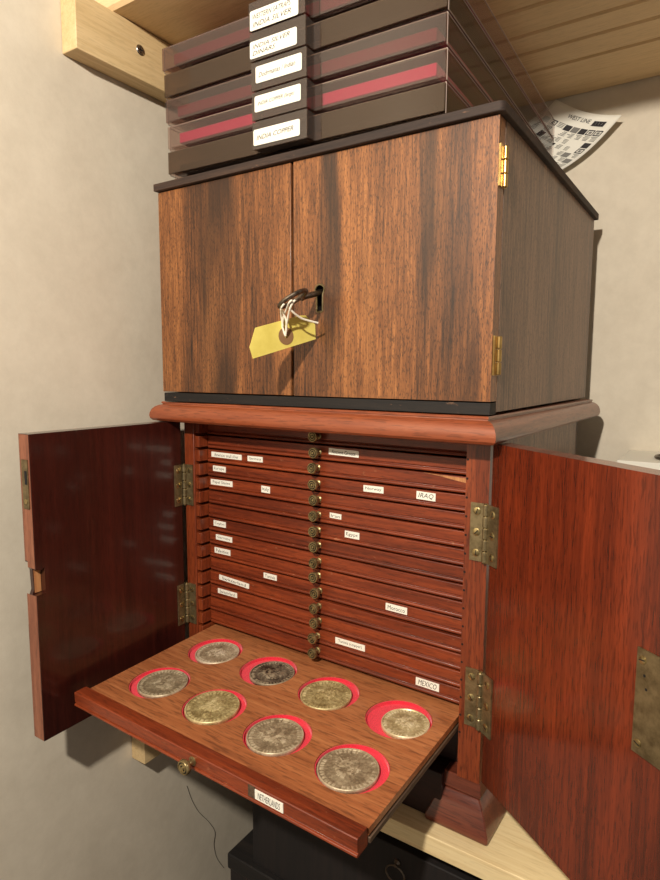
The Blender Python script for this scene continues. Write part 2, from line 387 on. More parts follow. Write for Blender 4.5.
# drawers -----------------------------------------------------------
FW0, FW1 = .0258, .3080; FYP = .030
fp = [(0, .0056), (0, -.0030), (.0010, -.0034), (.0012, -.0040), (-.0002, -.0044), (-.0007, -.0056), (-.0002, -.0068), (.004, -.0072), (.006, -.0072), (.006, .0056)]
def drawer_mesh():
    mb = MB(); mb.prism(fp, 'x', FW0, FW1); mb.box(FW0 + .0004, FW1 - .0004, .006, .235, -.0052, .0036, 0); return mb
def knob_mesh(r=.0049, L=.0104):
    mb = MB()
    mb.lathe([(.0030, 0), (.0030, .0008), (.0020, .0014), (.0017, .0050), (.0026, .0056), (.0044, .0064), (r, .0072), (r, .0092), (r * .9, .0100),
              (r * .78, .0100), (r * .74, .0092), (r * .62, .0092), (r * .57, .0102), (r * .42, .0102), (r * .38, .0092), (r * .26, .0092), (r * .20, .0103), (.0001, L)], (0, 0, 0), (0, -1, 0), 32)
    for a_, b_ in ((.75, .61), (.39, .25)): mb.lathe([(r * a_, .00935), (r * b_, .00935)], (0, 0, 0), (0, -1, 0), 32, 1, cap=False)  # black rings on the groove floors paint in their shade
    return mb
dm = drawer_mesh(); drawer_proto = None; knob_proto = None; kn_me = None
labels = {  # drawer index: (text, x0, x1, height, handwritten)
    1: [('Ancient Greece', .1763, .2073, .0056, 0)],
    2: [('American small silver', .0314, .0727, .0052, 0), ('Germany', .0806, .0998, .0052, 0)],
    3: [('Europe', .0333, .0509, .0056, 0), ('Norway', .2127, .2322, .0055, 0), ('IRAQ', .2626, .2792, .0064, 1)],
    4: [('Papal States', .0286, .0588, .0056, 0), ('Italy', .0969, .1076, .0064, 0)],
    5: [('Iran', .1777, .1899, .0046, 0)], 6: [('Egypt', .1943, .2092, .0060, 0)], 7: [('Ceylon', .0326, .0497, .0058, 0)],
    8: [('Germany', .0351, .0577, .0054, 0)], 9: [('Palestine', .0325, .0546, .0058, 0)],
    10: [('Tunisia', .0985, .1149, .0052, 0), ('Morocco', .2349, .2552, .0060, 0)], 11: [('Switzerland', .0390, .0801, .0050, 0)],
    12: [('Switzerland', .0366, .0635, .0050, 0)], 13: [('Tunisia (copper)', .1849, .2160, .0056, 0)], 14: [('MEXICO', .2654, .2863, .0066, 1)]}
def drawer_label(dr, txt, x0, x1, h, hand, zc=.0012, y0=-.0004):
    mb = MB(); tilt_ = random.uniform(-.02, .02) - (.05 if txt == 'Switzerland' and x0 > .038 else 0)
    cx = (x0 + x1) / 2; w2 = (x1 - x0) / 2
    def pl(u, v, y=0): return (u * math.cos(tilt_) - v * math.sin(tilt_), y, u * math.sin(tilt_) + v * math.cos(tilt_))
    q = [pl(-w2, -h / 2), pl(w2, -h / 2), pl(w2, h / 2), pl(-w2, h / 2)]
    mb.add([(a, -.0002, c) for a, _, c in q] + [(a, .0004, c) for a, _, c in q], [(0, 1, 2, 3), (4, 5, 6, 7), (0, 1, 5, 4), (1, 2, 6, 5), (2, 3, 7, 6), (3, 0, 4, 7)])
    text_geo(mb, txt, lambda u, v: pl(u, v, -.00026), h * (.60 if not hand else .7), w2 * 2 * .80, 1, .25 if hand else 0)
    o = mb.build('paper_label', [M['paper'], M['ink']], dr, loc=(cx, y0 + .0, zc), smooth=False)
    return o
jit = [0, .0006, 0, .0002, .0009, .0003, -.0002, .0002, .0004, .0008, .0016, .0002, .0005, .0, .0004]
for k in range(15):
    dx = random.uniform(-.0004, .0002)
    dr = None
    if drawer_proto is None:
        dr = dm.build('drawer', M['mahog_x'], cab, bevel=.0003, angle=30)
        kb = knob_mesh().build('knob', [M['knob'], M['black']], dr, loc=(.1652, .0002, 0))
        drawer_proto, kn_me = dr.data, kb.data
    else:
        dr = bpy.data.objects.new('drawer', drawer_proto); COL.objects.link(dr); dr.parent = cab
        b = dr.modifiers.new('bevel', 'BEVEL'); b.width = .0003; b.segments = 2; b.limit_method = 'ANGLE'; b.angle_limit = math.radians(40)
        kb = bpy.data.objects.new('knob', kn_me); COL.objects.link(kb); kb.parent = dr; kb.location = (.1652 + random.uniform(-.0008, .0008), .0002, random.uniform(-.0004, .0004))
        kb.rotation_euler = (random.uniform(-.05, .05), 0, random.uniform(-.06, .06))
    dr.location = (OFF[0] + dx, FYP + jit[k], OFF[2] + knobz(k))
    for a in labels.get(k, []): drawer_label(dr, *a)
    if k == 2:  # pale splinter scar at the right end of this drawer
        mb = MB(); mb.prism([(.268, .0058), (.3066, .0046), (.3066, .0008), (.296, .0022), (.282, .0044)], 'y', -.00025, .0004)
        o = mb.build('splintered_patch', M['raw'], dr, smooth=False); o['label'] = 'bare pale wood patch'

# pulled-out drawer: tilted slightly, its own frame (origin at the cabinet front plane)
TS = math.atan(.005 / .156); TZ = -.247
td = empty('drawer', (OFF[0], FYP, OFF[2] + TZ)); td.parent = cab; td.rotation_euler = (TS, 0, 0)
td['label'] = 'pulled-out drawer with eight round felt-lined recesses'
cols = [.0685, .1355, .2020, .2685]; rows = [-.0735, -.006]; RH = .0262; TD = .0036
TX0, TX1 = .0262, .3062; LIPY = -.126 - FYP
tb = MB()
xb = [TX0] + [(a + b) / 2 for a, b in zip(cols, cols[1:])] + [TX1]; yb = [LIPY + .0118 - .0, (rows[0] + rows[1]) / 2 - FYP, .008]
def cell(x0, x1, y0, y1, cx, cy, r, z, d):
    ang = sorted(set([2 * PI * k / 72 for k in range(72)] + [math.atan2(b - cy, a - cx) % (2 * PI) for a in (x0, x1) for b in (y0, y1)]))
    inn, out = [], []
    for t_ in ang:
        c_, s_ = math.cos(t_), math.sin(t_); k_ = 1e9
        if c_ > 1e-9: k_ = min(k_, (x1 - cx) / c_)
        if c_ < -1e-9: k_ = min(k_, (x0 - cx) / c_)
        if s_ > 1e-9: k_ = min(k_, (y1 - cy) / s_)
        if s_ < -1e-9: k_ = min(k_, (y0 - cy) / s_)
        inn.append((cx + r * c_, cy + r * s_)); out.append((cx + k_ * c_, cy + k_ * s_))
    N = len(ang); vs = [(*p, z) for p in out] + [(*p, z) for p in inn] + [(*p, z - d) for p in inn]
    tb.add(vs, [(i, (i + 1) % N, N + (i + 1) % N, N + i) for i in range(N)] + [(N + i, N + (i + 1) % N, 2 * N + (i + 1) % N, 2 * N + i) for i in range(N)])
for i, cx in enumerate(cols):
    for j, cy in enumerate(rows):
        cell(xb[i], xb[i + 1], yb[j], yb[j + 1], cx, cy - FYP, RH, 0, TD + .0001)
# board outside the recess grid
tb.box(TX0, TX1, .008, .20, -.0048, 0)
tb.add([(TX0, yb[0], -.0048), (TX1, yb[0], -.0048), (TX1, .008, -.0048), (TX0, .008, -.0048), (TX0, yb[0], 0), (TX1, yb[0], 0), (TX1, .008, 0), (TX0, .008, 0)], [(0, 1, 2, 3), (0, 3, 7, 4), (1, 2, 6, 5)])
tb.build('tray_board', M['tray'], td, angle=30)
# side rail under the board with a groove between
for a, b in ((TX0 + .0004, TX0 + .007), (TX1 - .007, TX1 - .0004)):
    MB().box(a + (.0018 if a > .1 else 0), b - (.0018 if a > .1 else 0), LIPY + .0125, .20, -.0066, -.0048, 0).box(a, b + (.0012 if a > .1 else 0), LIPY + .0125, .20, -.0104, -.0066, 0).build('side_rail', M['tray_side'], td, bevel=.0004)
yl = LIPY
lip = MB().prism([(yl + .0118, .0004), (yl + .0100, .0009), (yl + .0006, .0009), (yl, .0004), (yl, -.0080), (yl + .0009, -.0084), (yl + .0010, -.0089), (yl - .0006, -.0094), (yl - .0008, -.0108), (yl + .0002, -.0116), (yl + .0110, -.0116), (yl + .0118, -.0104)], 'x', TX0 - .0046, TX1 - .0006)
lip.build('drawer_front', M['mahog_x'], td, bevel=.0004, angle=30)
kb = bpy.data.objects.new('knob', kn_me); COL.objects.link(kb); kb.parent = td; kb.location = (.1667, yl + .0002, -.0045); kb.scale = (1.12, 1.0, 1.12)
l_ = drawer_label(td, 'NETHERLANDS', .2262, .2500, .0068, 1, -.0042, yl - .0004)
mb = MB(); mb.box(.2200, .2262, yl - .0004, yl + .0002, -.0083, .0003); mb.build('worn_patch', M['tray_side'], td, smooth=False)
for i, cx in enumerate(cols):
    for j, cy in enumerate(rows):
        mb = MB(); mb.lathe([(RH - .0002, -TD - .0006), (RH - .0002, -.0009), (RH - .0008, -.0008), (RH - .0010, -TD), (.0002, -TD)], (cx, cy - FYP, 0), (0, 0, 1), 72, cap=False)
        mb.build('felt_lining', M['felt'], td, angle=60)

# coins --------------------------------------------------------------
rootM = Matrix.Translation((W / 2, 0, ZL)) @ Matrix.Rotation(LY, 4, 'Z')
trayM = rootM @ Matrix.Translation((OFF[0], FYP, OFF[2] + TZ)) @ Matrix.Rotation(TS, 4, 'X')
def coin(x, y, r, mat, label, seed, tilt_=(0, 0), ring=True):
    rnd = random.Random(seed); NA, T = 192, .0026
    from mathutils import noise as mn
    rad = [0, .06, .12, .18, .24, .30, .36, .42, .48, .54, .60, .66, .70, .74, .78, .82, .86, .89, .92, .95, .98, 1.0]
    letters = []
    t_ = 0
    while t_ < NA:
        wd = rnd.choice((4, 5, 6)); letters.append((t_, t_ + wd - 2, rnd.random())); t_ += wd
    lm = [0] * NA
    for a, b, q in letters:
        if q > .12:
            for i in range(a, min(b, NA)): lm[i] = 1 if (q > .4 or (i - a) % 2 == 0) else .4
    off = Vector((rnd.random() * 50, rnd.random() * 50, 0))
    def H(i, f):
        a = 2 * PI * i / NA; u, v = f * math.cos(a), f * math.sin(a)
        h = 0
        if f > .93: h += .00055 if f < .999 else .0002
        elif .77 < f < .90: h += .00030 * lm[i % NA] * (1 if .78 < f < .89 else .4)
        if f < .72:
            e = (u + .06) ** 2 / .20 + (v) ** 2 / .36
            b_ = max(0, 1 - e); h += .0005 * b_ ** .5
            h += .00055 * mn.noise(Vector((u * 5, v * 5, 0)) + off) * (1 - f * .7) + .00030 * mn.noise(Vector((u * 13, v * 13, 3)) + off)
        return h * 1.3
    mb = MB(); vs = [(0, 0, T + H(0, 0))]
    for f in rad[1:]:
        for i in range(NA):
            a = 2 * PI * i / NA; vs.append((r * f * math.cos(a), r * f * math.sin(a), T + H(i, f)))
    n1 = len(vs)
    for i in range(NA):
        a = 2 * PI * i / NA; vs.append((r * 1.003 * math.cos(a), r * 1.003 * math.sin(a), T * .6))
    for i in range(NA):
        a = 2 * PI * i / NA; vs.append((r * math.cos(a), r * math.sin(a), 0))
    fs = [(0, 1 + i, 1 + (i + 1) % NA) for i in range(NA)]
    for k in range(len(rad)):
        b = 1 + k * NA
        if b + 2 * NA > len(vs): break
        fs += [(b + i, b + (i + 1) % NA, b + NA + (i + 1) % NA, b + NA + i) for i in range(NA)]
    fs.append(tuple(len(vs) - NA + i for i in range(NA)))
    mb.add(vs, fs)
    for q, f_ in enumerate(mb.f):
        if len(f_) == 4 or len(f_) == 3:
            k_ = (f_[0] - 1) // NA; i_ = (f_[0] - 1) % NA
            if 0 <= k_ < len(rad) - 1:
                ff = rad[k_ + 1]
                hv = (H(i_, ff) if k_ >= 0 else 0)
                if (ff > .93) or (.77 < ff < .90 and lm[i_] > .3) or (ff < .72 and hv > .00052): mb.m[q] = 1
    o = mb.build('silver_coin', [M[mat], M[mat + '_hi']], angle=50)
    mm = trayM @ Matrix.Translation((x, y - FYP, -TD + .0001 + abs(tilt_[0]) * r)) @ Matrix.Rotation(tilt_[0], 4, 'X') @ Matrix.Rotation(rnd.random() * 6.28, 4, 'Z')
    o.location = mm.to_translation(); o.rotation_euler = mm.to_euler()
    tag(o, label, 'coin', 'silver coins in the open drawer')
coin(.0717, -.0068, .0211, 'coin_pale', 'pale grey silver coin in the back left recess of the open drawer', 1)
coin(.0707, -.0722, .0217, 'coin_grey', 'worn grey silver coin in the front left recess of the open drawer', 2)
coin(.1340, -.0745, .0222, 'coin_gold', 'silver coin toned olive with dark rim, second from left in the front row', 3, (.02, 0))
coin(.1405, -.0068, .0203, 'coin_dark', 'blackened silver coin, darkest of the eight in the open drawer', 4)
coin(.2012, -.0090, .0217, 'coin_gold', 'yellowish silver coin in the back row between the blackened and smallest coins', 5)
coin(.2009, -.0752, .0217, 'coin_grey', 'grey silver coin with bright rim, third from left in the front row', 6)
coin(.2752, -.0074, .0187, 'coin_light', 'smallest bright silver coin at the right edge of its wide red recess', 7)
coin(.2666, -.0757, .0217, 'coin_grey', 'large mottled silver coin in the front right recess of the open drawer', 8)

# doors ---------------------------------------------------------------
def hinge(parent, stx0, stx1, pin, dirv, nrm, d0, d1, z0, z1, mat_parent_inv, seed):
    """butt hinge: leaf on the stile (faces -y), leaf on the door face, knuckle between (cabinet axes)"""
    mb = MB(); a, b = min(stx0, stx1), max(stx0, stx1)
    mb.box(a, b, YF - .0012, YF + .0003, z0, z1)
    D = Vector((*dirv, 0)); N = Vector((*nrm, 0)); P = Vector((*pin, 0)); base = Vector((*HG[seed], 0))
    q = [base + D * d0 - N * .0003, base + D * d1 - N * .0003, base + D * d1 + N * .0012, base + D * d0 + N * .0012]
    mb.add([(p.x, p.y, z) for z in (z0, z1) for p in q], [(3, 2, 1, 0), (4, 5, 6, 7), (0, 1, 5, 4), (1, 2, 6, 5), (2, 3, 7, 6), (3, 0, 4, 7)])
    n_ = 5; h = (z1 - z0) / n_
    for i in range(n_):
        mb.lathe([(.0021, .0004), (.0024, .0008), (.0024, h - .0008), (.0021, h - .0004)], (pin[0], pin[1], z0 + i * h), (0, 0, 1), 16, 0)
    mb.lathe([(.0012, -.0006), (.0012, z1 - z0 + .0006)], (pin[0], pin[1], z0), (0, 0, 1), 10, 1)
    for f in (.14, .5, .86):
        z = z0 + (z1 - z0) * f
        for c, nn, tan in ((Vector(((a + b) / 2, YF - .0012, z)), Vector((0, -1, 0)), Vector((1, 0, 0))), (base + D * (d0 + d1) / 2 + N * .0012 + Vector((0, 0, z)), N, D)):
            mb.lathe([(.0029, 0), (.0028, .0003), (.0021, .0006), (.0001, .0008)], c, nn, 16, 1, cap=False)
            th = random.uniform(0, PI); u = tan * math.cos(th) + Vector((0, 0, math.sin(th))); v_ = -tan * math.sin(th) + Vector((0, 0, math.cos(th)))
            mb.add([c + nn * .00085 + u * i_ * .0021 + v_ * j_ * .0003 for i_, j_ in ((-1, -1), (1, -1), (1, 1), (-1, 1))], [(0, 1, 2, 3)], 2)
    o = mb.build('hinge', [M['brass'], M['screw_b'], M['black']], parent)
    o.matrix_parent_inverse = Matrix.Identity(4); return o
HG = {}
DZ0, DZ1, DW, DT = -.2880, -.0294, .1607, .0142
# left door
aL = -.0371; dL = (-math.sin(aL), -math.cos(aL)); nL = (math.cos(aL), -math.sin(aL)); HG['L'] = (.0050, .0125)
# right door
aR = .9534; dR = (math.sin(aR), -math.cos(aR)); nR = (-math.cos(aR), -math.sin(aR)); HG['R'] = (.3264, .0159)
def door_pt(s, d, t, z):
    D, N = (dL, nL) if s == 'L' else (dR, nR); b = HG[s]
    return (b[0] + D[0] * d - N[0] * t, b[1] + D[1] * d - N[1] * t, z)
def door_prism(mb, s, poly, t0, t1, mi=0):
    n = len(poly); vs = [door_pt(s, d, t0, z) for d, z in poly] + [door_pt(s, d, t1, z) for d, z in poly]
    mb.add(vs, [tuple(range(n))[::-1], tuple(range(n, 2 * n))], mi)
    mb.add(vs, [(i, (i + 1) % n, n + (i + 1) % n, n + i) for i in range(n)], mi)
mb = MB()
zN0, zN1 = -.1612, -.1392; dN = .1528
door_prism(mb, 'L', [(0, DZ1), (DW, DZ1), (DW, zN1 - .0005), (dN + .003, zN1 - .0022), (dN, zN1), (dN, zN0), (DW, zN0 - .0006), (DW, DZ0), (0, DZ0)], 0, .0065)
door_prism(mb, 'L', [(0, DZ1), (DW, DZ1), (DW, zN1), (DW - .0012, zN1 - .002), (DW - .0018, zN0 + .003), (DW - .0006, zN0), (DW, zN0 - .001), (DW, DZ0), (0, DZ0)], .0065, .0105)
door_prism(mb, 'L', [(0, DZ1), (DW, DZ1), (DW, -.135), (DW - .003, -.137), (DW - .0042, -.150), (DW - .0065, -.160), (DW - .0062, -.177), (DW - .0040, -.179), (DW - .0036, -.184), (DW - .0004, -.187), (DW, -.189), (DW, DZ0), (0, DZ0)], .0105, DT)
# worn strip on the free edge and raw wood in the notch
door_prism(mb, 'L', [(DW - .0001, DZ1 - .0004), (DW + .0002, DZ1 - .0004), (DW + .0002, zN1), (DW - .0001, zN1)], .0006, .0103, 1)
door_prism(mb, 'L', [(DW - .0001, zN0 - .001), (DW + .0002, zN0 - .001), (DW + .0002, DZ0 + .0004), (DW - .0001, DZ0 + .0004)], .0006, DT - .0006, 1)
door_prism(mb, 'L', [(DW - .0001, DZ1 - .0004), (DW + .0002, DZ1 - .0004), (DW + .0002, -.134), (DW - .0001, -.134)], .0103, DT - .0006, 1)
door_prism(mb, 'L', [(dN + .0002, zN1 - .001), (DW - .0022, zN1 - .001), (DW - .0024, zN0 + .0003), (dN + .0002, zN0 + .0003)], .0058, .0068, 2)
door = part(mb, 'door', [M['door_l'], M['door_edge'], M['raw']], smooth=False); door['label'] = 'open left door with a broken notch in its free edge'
hinge(door, .0075, .0172, (.0062, .0150), dL, nL, .0008, .0100, -.1160, -.0740, None, 'L')
hinge(door, .0078, .0178, (.0062, .0150), dL, nL, .0005, .0094, -.2422, -.1995, None, 'L')
mb = MB(); door_prism(mb, 'L', [(DW + .0002, -.0500), (DW + .0010, -.0500), (DW + .0010, -.0900), (DW + .0002, -.0900)], .0024, .0106)
door_prism(mb, 'L', [(DW + .0010, -.0590), (DW + .0012, -.0590), (DW + .0012, -.0700), (DW + .0010, -.0700)], .0034, .0066, 1)
c = Vector(door_pt('L', DW + .001, .0064, -.0840)); mb.lathe([(.0022, 0), (.0020, .0005), (.0001, .0007)], c, (dL[0], dL[1], 0), 16, 2, cap=False)
mb.build('lock_plate', [M['plate'], M['black'], M['screw_b']], door)['label'] = 'brass lock edge plate'
# right door
mb = MB(); door_prism(mb, 'R', [(.0040, DZ1), (DW, DZ1), (DW, DZ0), (.0040, DZ0)], 0, DT)
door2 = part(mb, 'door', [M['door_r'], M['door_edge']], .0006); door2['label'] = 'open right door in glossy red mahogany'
hinge(door2, .3133, .3233, (.3255, .0150), dR, nR, .0022, .0136, -.1178, -.0742, None, 'R')
hinge(door2, .3133, .3233, (.3255, .0150), dR, nR, .0022, .0138, -.2480, -.2020, None, 'R')
mb = MB(); door_prism(mb, 'R', [(.1372, -.1205), (DW - .0004, -.1205), (DW - .0004, -.1778), (.1372, -.1778)], -.0010, .0002)
for d, z in ((.1408, -.1262), (.1408, -.1720), (.1575, -.1262), (.1575, -.1720)):
    N = Vector((*nR, 0)); c = Vector(door_pt('R', d, -.0010, z)); mb.lathe([(.0023, 0), (.0022, .0004), (.0001, .0007)], c, N, 16, 1, cap=False)
    D = Vector((*dR, 0)); th = random.uniform(0, PI); u = D * math.cos(th) + Vector((0, 0, math.sin(th))); v_ = -D * math.sin(th) + Vector((0, 0, math.cos(th)))
    mb.add([c + N * .00075 + u * i_ * .0019 + v_ * j_ * .0003 for i_, j_ in ((-1, -1), (1, -1), (1, 1), (-1, 1))], [(0, 1, 2, 3)], 2)
for d, z in ((.1425, -.1340), (.1440, -.1408)):
    mb.lathe([(.0008, 0), (.0001, .0001)], door_pt('R', d, -.0011, z), (nR[0], nR[1], 0), 10, 2, cap=False)
mb.build('lock_plate', [M['plate'], M['screw_b'], M['black']], door2)['label'] = 'tarnished brass lock plate'

# ------------------------------------------------------------------ upper veneered cabinet
ZU0, H = -.0093, .1897
up = empty('veneered_cabinet', (W / 2, 0, ZU0), label='brown veneered two-door cabinet standing on the red coin cabinet', cat='cabinet')
UO = (-W / 2, 0, -ZU0)
def upart(mb, name, mat, bevel=0, **k): return mb.build(name, mat, up, loc=UO, bevel=bevel, **k)
YD = .333; DTK = .0125
mb = MB().box(.0006, .010, DTK + .0006, YD, 0, H).box(W - .010, W, DTK + .0006, YD, -.0072, H, 1).box(.0006, W - .01, YD - .006, YD, 0, H).box(.01, W - .01, DTK + .004, YD - .006, 0, .008).box(.145, .175, DTK + .001, DTK + .006, .008, H, 2).box(.1597 - .0012, .1597 + .0012, .0030, DTK + .001, .0010, H - .001, 2)  # black boxes in and behind the door gap stand in for its shade
upart(mb, 'cabinet_body', [M['veneer'], M['veneer_side_sheen'], M['black']], smooth=False)
upart(MB().box(.0010, W - .0002, .0004, DTK + .0006, -.0088, -.0004).box(.0010, W - .010, DTK + .0006, YD - .006, -.0088, -.0004), 'plinth', M['black_wood'], .0004)
# top board with a rounded front corner
mb = MB(); x1, y0, y1, r = W + .0040, -.0042, YD + .003, .0045
poly = [(-.0015, y1), (-.0015, y0)] + [(x1 - r + r * math.sin(a), y0 + r - r * math.cos(a)) for a in [PI / 2 * i / 6 for i in range(7)]] + [(x1, y1)]
mb.prism(poly, 'z', H + .0002, H + .0068); upart(mb, 'top_board', M['dark_edge'], .0006)
XS = .1597
for s in (0, 1):
    a, b = ((.0, XS - .0014) if s == 0 else (XS + .0014, W - .0002))
    mb = MB()
    if s == 0:
        mb.box(a, b, 0, DTK, .0006, H - .0004); upart(mb, 'door', M['veneer'], .0005)
    else:
        # keyhole cut through the front veneer: door built from pieces around the hole
        kx, kz, kr, kh = .1872, .0862, .0042, .0168
        N_ = 16; arc = [(kx + kr * math.cos(t_), kz + kr * math.sin(t_)) for t_ in [PI * i / N_ for i in range(N_ + 1)]]
        slot = [(kx - .0027, kz - .0034), (kx - .0027, kz - kh), (kx - .0014, kz - kh - .0008), (kx + .0014, kz - kh - .0008), (kx + .0027, kz - kh), (kx + .0027, kz - .0034)]
        hole = arc + [(kx - kr * .85, kz - .0016)] + slot + [(kx + kr * .85, kz - .0016)]
        x0_, x1_, z0_, z1_ = a, b, .0006, H - .0004
        cz_ = kz - .004
        outp = []
        for (hx, hz) in hole:
            dx_, dz_ = hx - kx, hz - cz_; k_ = 1e9
            if dx_ > 1e-9: k_ = min(k_, .010 / dx_)
            if dx_ < -1e-9: k_ = min(k_, -.010 / dx_)
            if dz_ > 1e-9: k_ = min(k_, .016 / dz_)
            if dz_ < -1e-9: k_ = min(k_, -.016 / dz_)
            outp.append((kx + dx_ * k_, cz_ + dz_ * k_))
        # simple robust tiling: frame boxes round a window, then a plate with the keyhole in the window
        X0, X1, Z0, Z1 = kx - .010, kx + .010, cz_ - .016, cz_ + .016
        n_ = len(hole)
        def ring_y(y, L): return [(p[0], y, p[1]) for p in L]
        # outline of window including corners, matched to hole by angle
        import bmesh
        bm = bmesh.new()
        ov = [bm.verts.new((p[0], 0, p[1])) for p in ((x0_, z0_), (x1_, z0_), (x1_, z1_), (x0_, z1_))]
        hv = [bm.verts.new((p[0], 0, p[1])) for p in hole]
        es = [bm.edges.new((ov[i], ov[(i + 1) % 4])) for i in range(4)] + [bm.edges.new((hv[i], hv[(i + 1) % n_])) for i in range(n_)]
        bmesh.ops.triangle_fill(bm, use_beauty=True, use_dissolve=False, edges=es)
        bm.verts.index_update()
        vs = [tuple(v.co) for v in bm.verts]; fs = [tuple(v.index for v in f.verts) for f in bm.faces]; bm.free()
        mb.add(vs, fs)
        mb.add([(x0_, 0, z0_), (x1_, 0, z0_), (x1_, 0, z1_), (x0_, 0, z1_), (x0_, DTK, z0_), (x1_, DTK, z0_), (x1_, DTK, z1_), (x0_, DTK, z1_)], [(4, 5, 6, 7), (0, 1, 5, 4), (1, 2, 6, 5), (2, 3, 7, 6), (3, 0, 4, 7)])
        mb.add(ring_y(0, hole) + ring_y(.009, hole), [(i, (i + 1) % n_, n_ + (i + 1) % n_, n_ + i) for i in range(n_)] + [tuple(n_ + i for i in range(n_))], 1)
        d_r = upart(mb, 'door', [M['veneer'], M['black']], smooth=False)
        # brass escutcheon rim round the keyhole
        pts = [(kx + (p[0] - kx) * 1.08, -.0002, p[1]) for p in hole]
        mb = MB(); mb.tube(pts, .0008, 6, 0, True); mb.build('keyhole_rim', M['brass'], d_r)
        for z0, z1 in ((.1448, .1718), (.0188, .0460)):
            mb = MB(); xh = W + .0017
            mb.box(W - .0003, W + .0008, .0018, DTK + .0002, z0, z1).box(W - .0001, W + .0008, DTK + .0006, .0158, z0 + .001, z1 - .001)
            hh = (z1 - z0) / 3
            for i in range(3): mb.lathe([(.0017, .0003), (.0020, .0007), (.0020, hh - .0007), (.0017, hh - .0003)], (xh, .0092, z0 + i * hh), (0, 0, 1), 16)
            mb.build('hinge', M['brass_bright'], d_r)

# key with its tag
kx, kz = .1872, .0855
key = empty('cabinet_key', (kx, -.022, kz), label='old steel key sticking out of the keyhole of the brown cabinet', cat='key')
A = Vector((kx, .006, kz)); B = Vector((.1862, -.0255, .0775)); Cc = Vector((.1862, -.0350, .0757))
mb = MB(); mb.tube([A, A.lerp(B, .9), A.lerp(B, .93), B], [.0024, .0024, .0029, .0024], 14)
mb.xf(lambda p: p - Vector((kx, -.022, kz))); mb.build('shank', M['iron'], key)
ring = []; ax1 = (Cc - A).normalized(); ax2 = Vector((1, 0, .55)).normalized()
for i in range(40):
    a = 2 * PI * i / 40; ring.append(Cc + ax1 * .0105 * math.cos(a) + ax2 * .0112 * math.sin(a))
mb = MB(); mb.tube(ring, .0018, 10, 0, True); mb.xf(lambda p: p - Vector((kx, -.022, kz))); mb.build('bow', M['iron'], key)


# card tag hanging from the bow: its right end almost touches the door, its left end stands off
TO = Vector((.1747, -.0293, .0484)); TD_ = Vector((.0209, .0569, 0)).normalized(); TN = Vector((TD_.y, -TD_.x, 0))
tg = empty('key_tag', TO, label='yellow card tag hanging on white string from the key', cat='tag')
card = [(-.0270, .0536), (-.0320, .0388), (-.0293, .0304), (.0288, .0470), (.0282, .0586), (.0188, .0652), (.0133, .0649)]
def bulge(u): return .0004 * math.sin((u + .032) / .061 * PI)
def tpt(u, z, off=0): p = TD_ * u + TN * (bulge(u) + off); return Vector((p.x, p.y, z - TO.z))
import bmesh
bm = bmesh.new(); fv = [bm.verts.new((u, 0, z)) for u, z in card]; bm.faces.new(fv)
for q in range(1, 16):
    bmesh.ops.bisect_plane(bm, geom=bm.verts[:] + bm.edges[:] + bm.faces[:], plane_co=(-.032 + q * .0038, 0, 0), plane_no=(1, 0, 0))
bm.verts.index_update(); mb = MB(); mb.add([tpt(v.co.x, v.co.z) for v in bm.verts], [tuple(v.index for v in f.verts) for f in bm.faces]); bm.free()
o = mb.build('card', M['tag'], tg, smooth=False); sd = o.modifiers.new('thickness', 'SOLIDIFY'); sd.thickness = .0004; sd.offset = 0
mb = MB(); mb.lathe([(.0068, 0), (.0068, .0003), (.0014, .0003)], tpt(0, TO.z, .0002), TN, 32, cap=False)
mb.build('reinforcement_ring', M['ringdisc'], tg)
def smooth_path(P, n=6):
    P = [Vector(p) for p in P]; out = []
    for i in range(len(P) - 1):
        p0, p1, p2, p3 = P[max(i - 1, 0)], P[i], P[i + 1], P[min(i + 2, len(P) - 1)]
        for k in range(n):
            t_ = k / n; out.append(.5 * ((2 * p1) + (p2 - p0) * t_ + (2 * p0 - 5 * p1 + 4 * p2 - p3) * t_ ** 2 + (-p0 + 3 * p1 - 3 * p2 + p3) * t_ ** 3))
    out.append(P[-1]); return out
STR = [[(0.1757, -0.0312, 0.049), (0.1746, -0.033, 0.0559), (0.1784, -0.036, 0.0631), (0.1844, -0.04, 0.0684), (0.1893, -0.044, 0.0715), (0.1925, -0.0445, 0.0734)], [(0.1761, -0.0312, 0.0483), (0.1785, -0.033, 0.0542), (0.1804, -0.036, 0.06), (0.1806, -0.04, 0.0657), (0.1838, -0.046, 0.068), (0.187, -0.047, 0.0706)], [(0.1766, -0.0312, 0.0498), (0.1793, -0.034, 0.0564), (0.1843, -0.038, 0.0634), (0.188, -0.041, 0.0674), (0.1906, -0.042, 0.0709), (0.1919, -0.04, 0.0739)], [(0.1875, -0.041, 0.0682), (0.1887, -0.037, 0.0648), (0.1902, -0.03, 0.0615), (0.1925, -0.024, 0.06), (0.1963, -0.016, 0.0585)], [(0.1751, -0.033, 0.0558), (0.1768, -0.037, 0.0631), (0.181, -0.043, 0.0676)]]
mb = MB()
for P in STR: mb.tube(smooth_path([Vector(p) - TO for p in P]), .00078, 6)
mb.build('string', M['string'], tg)

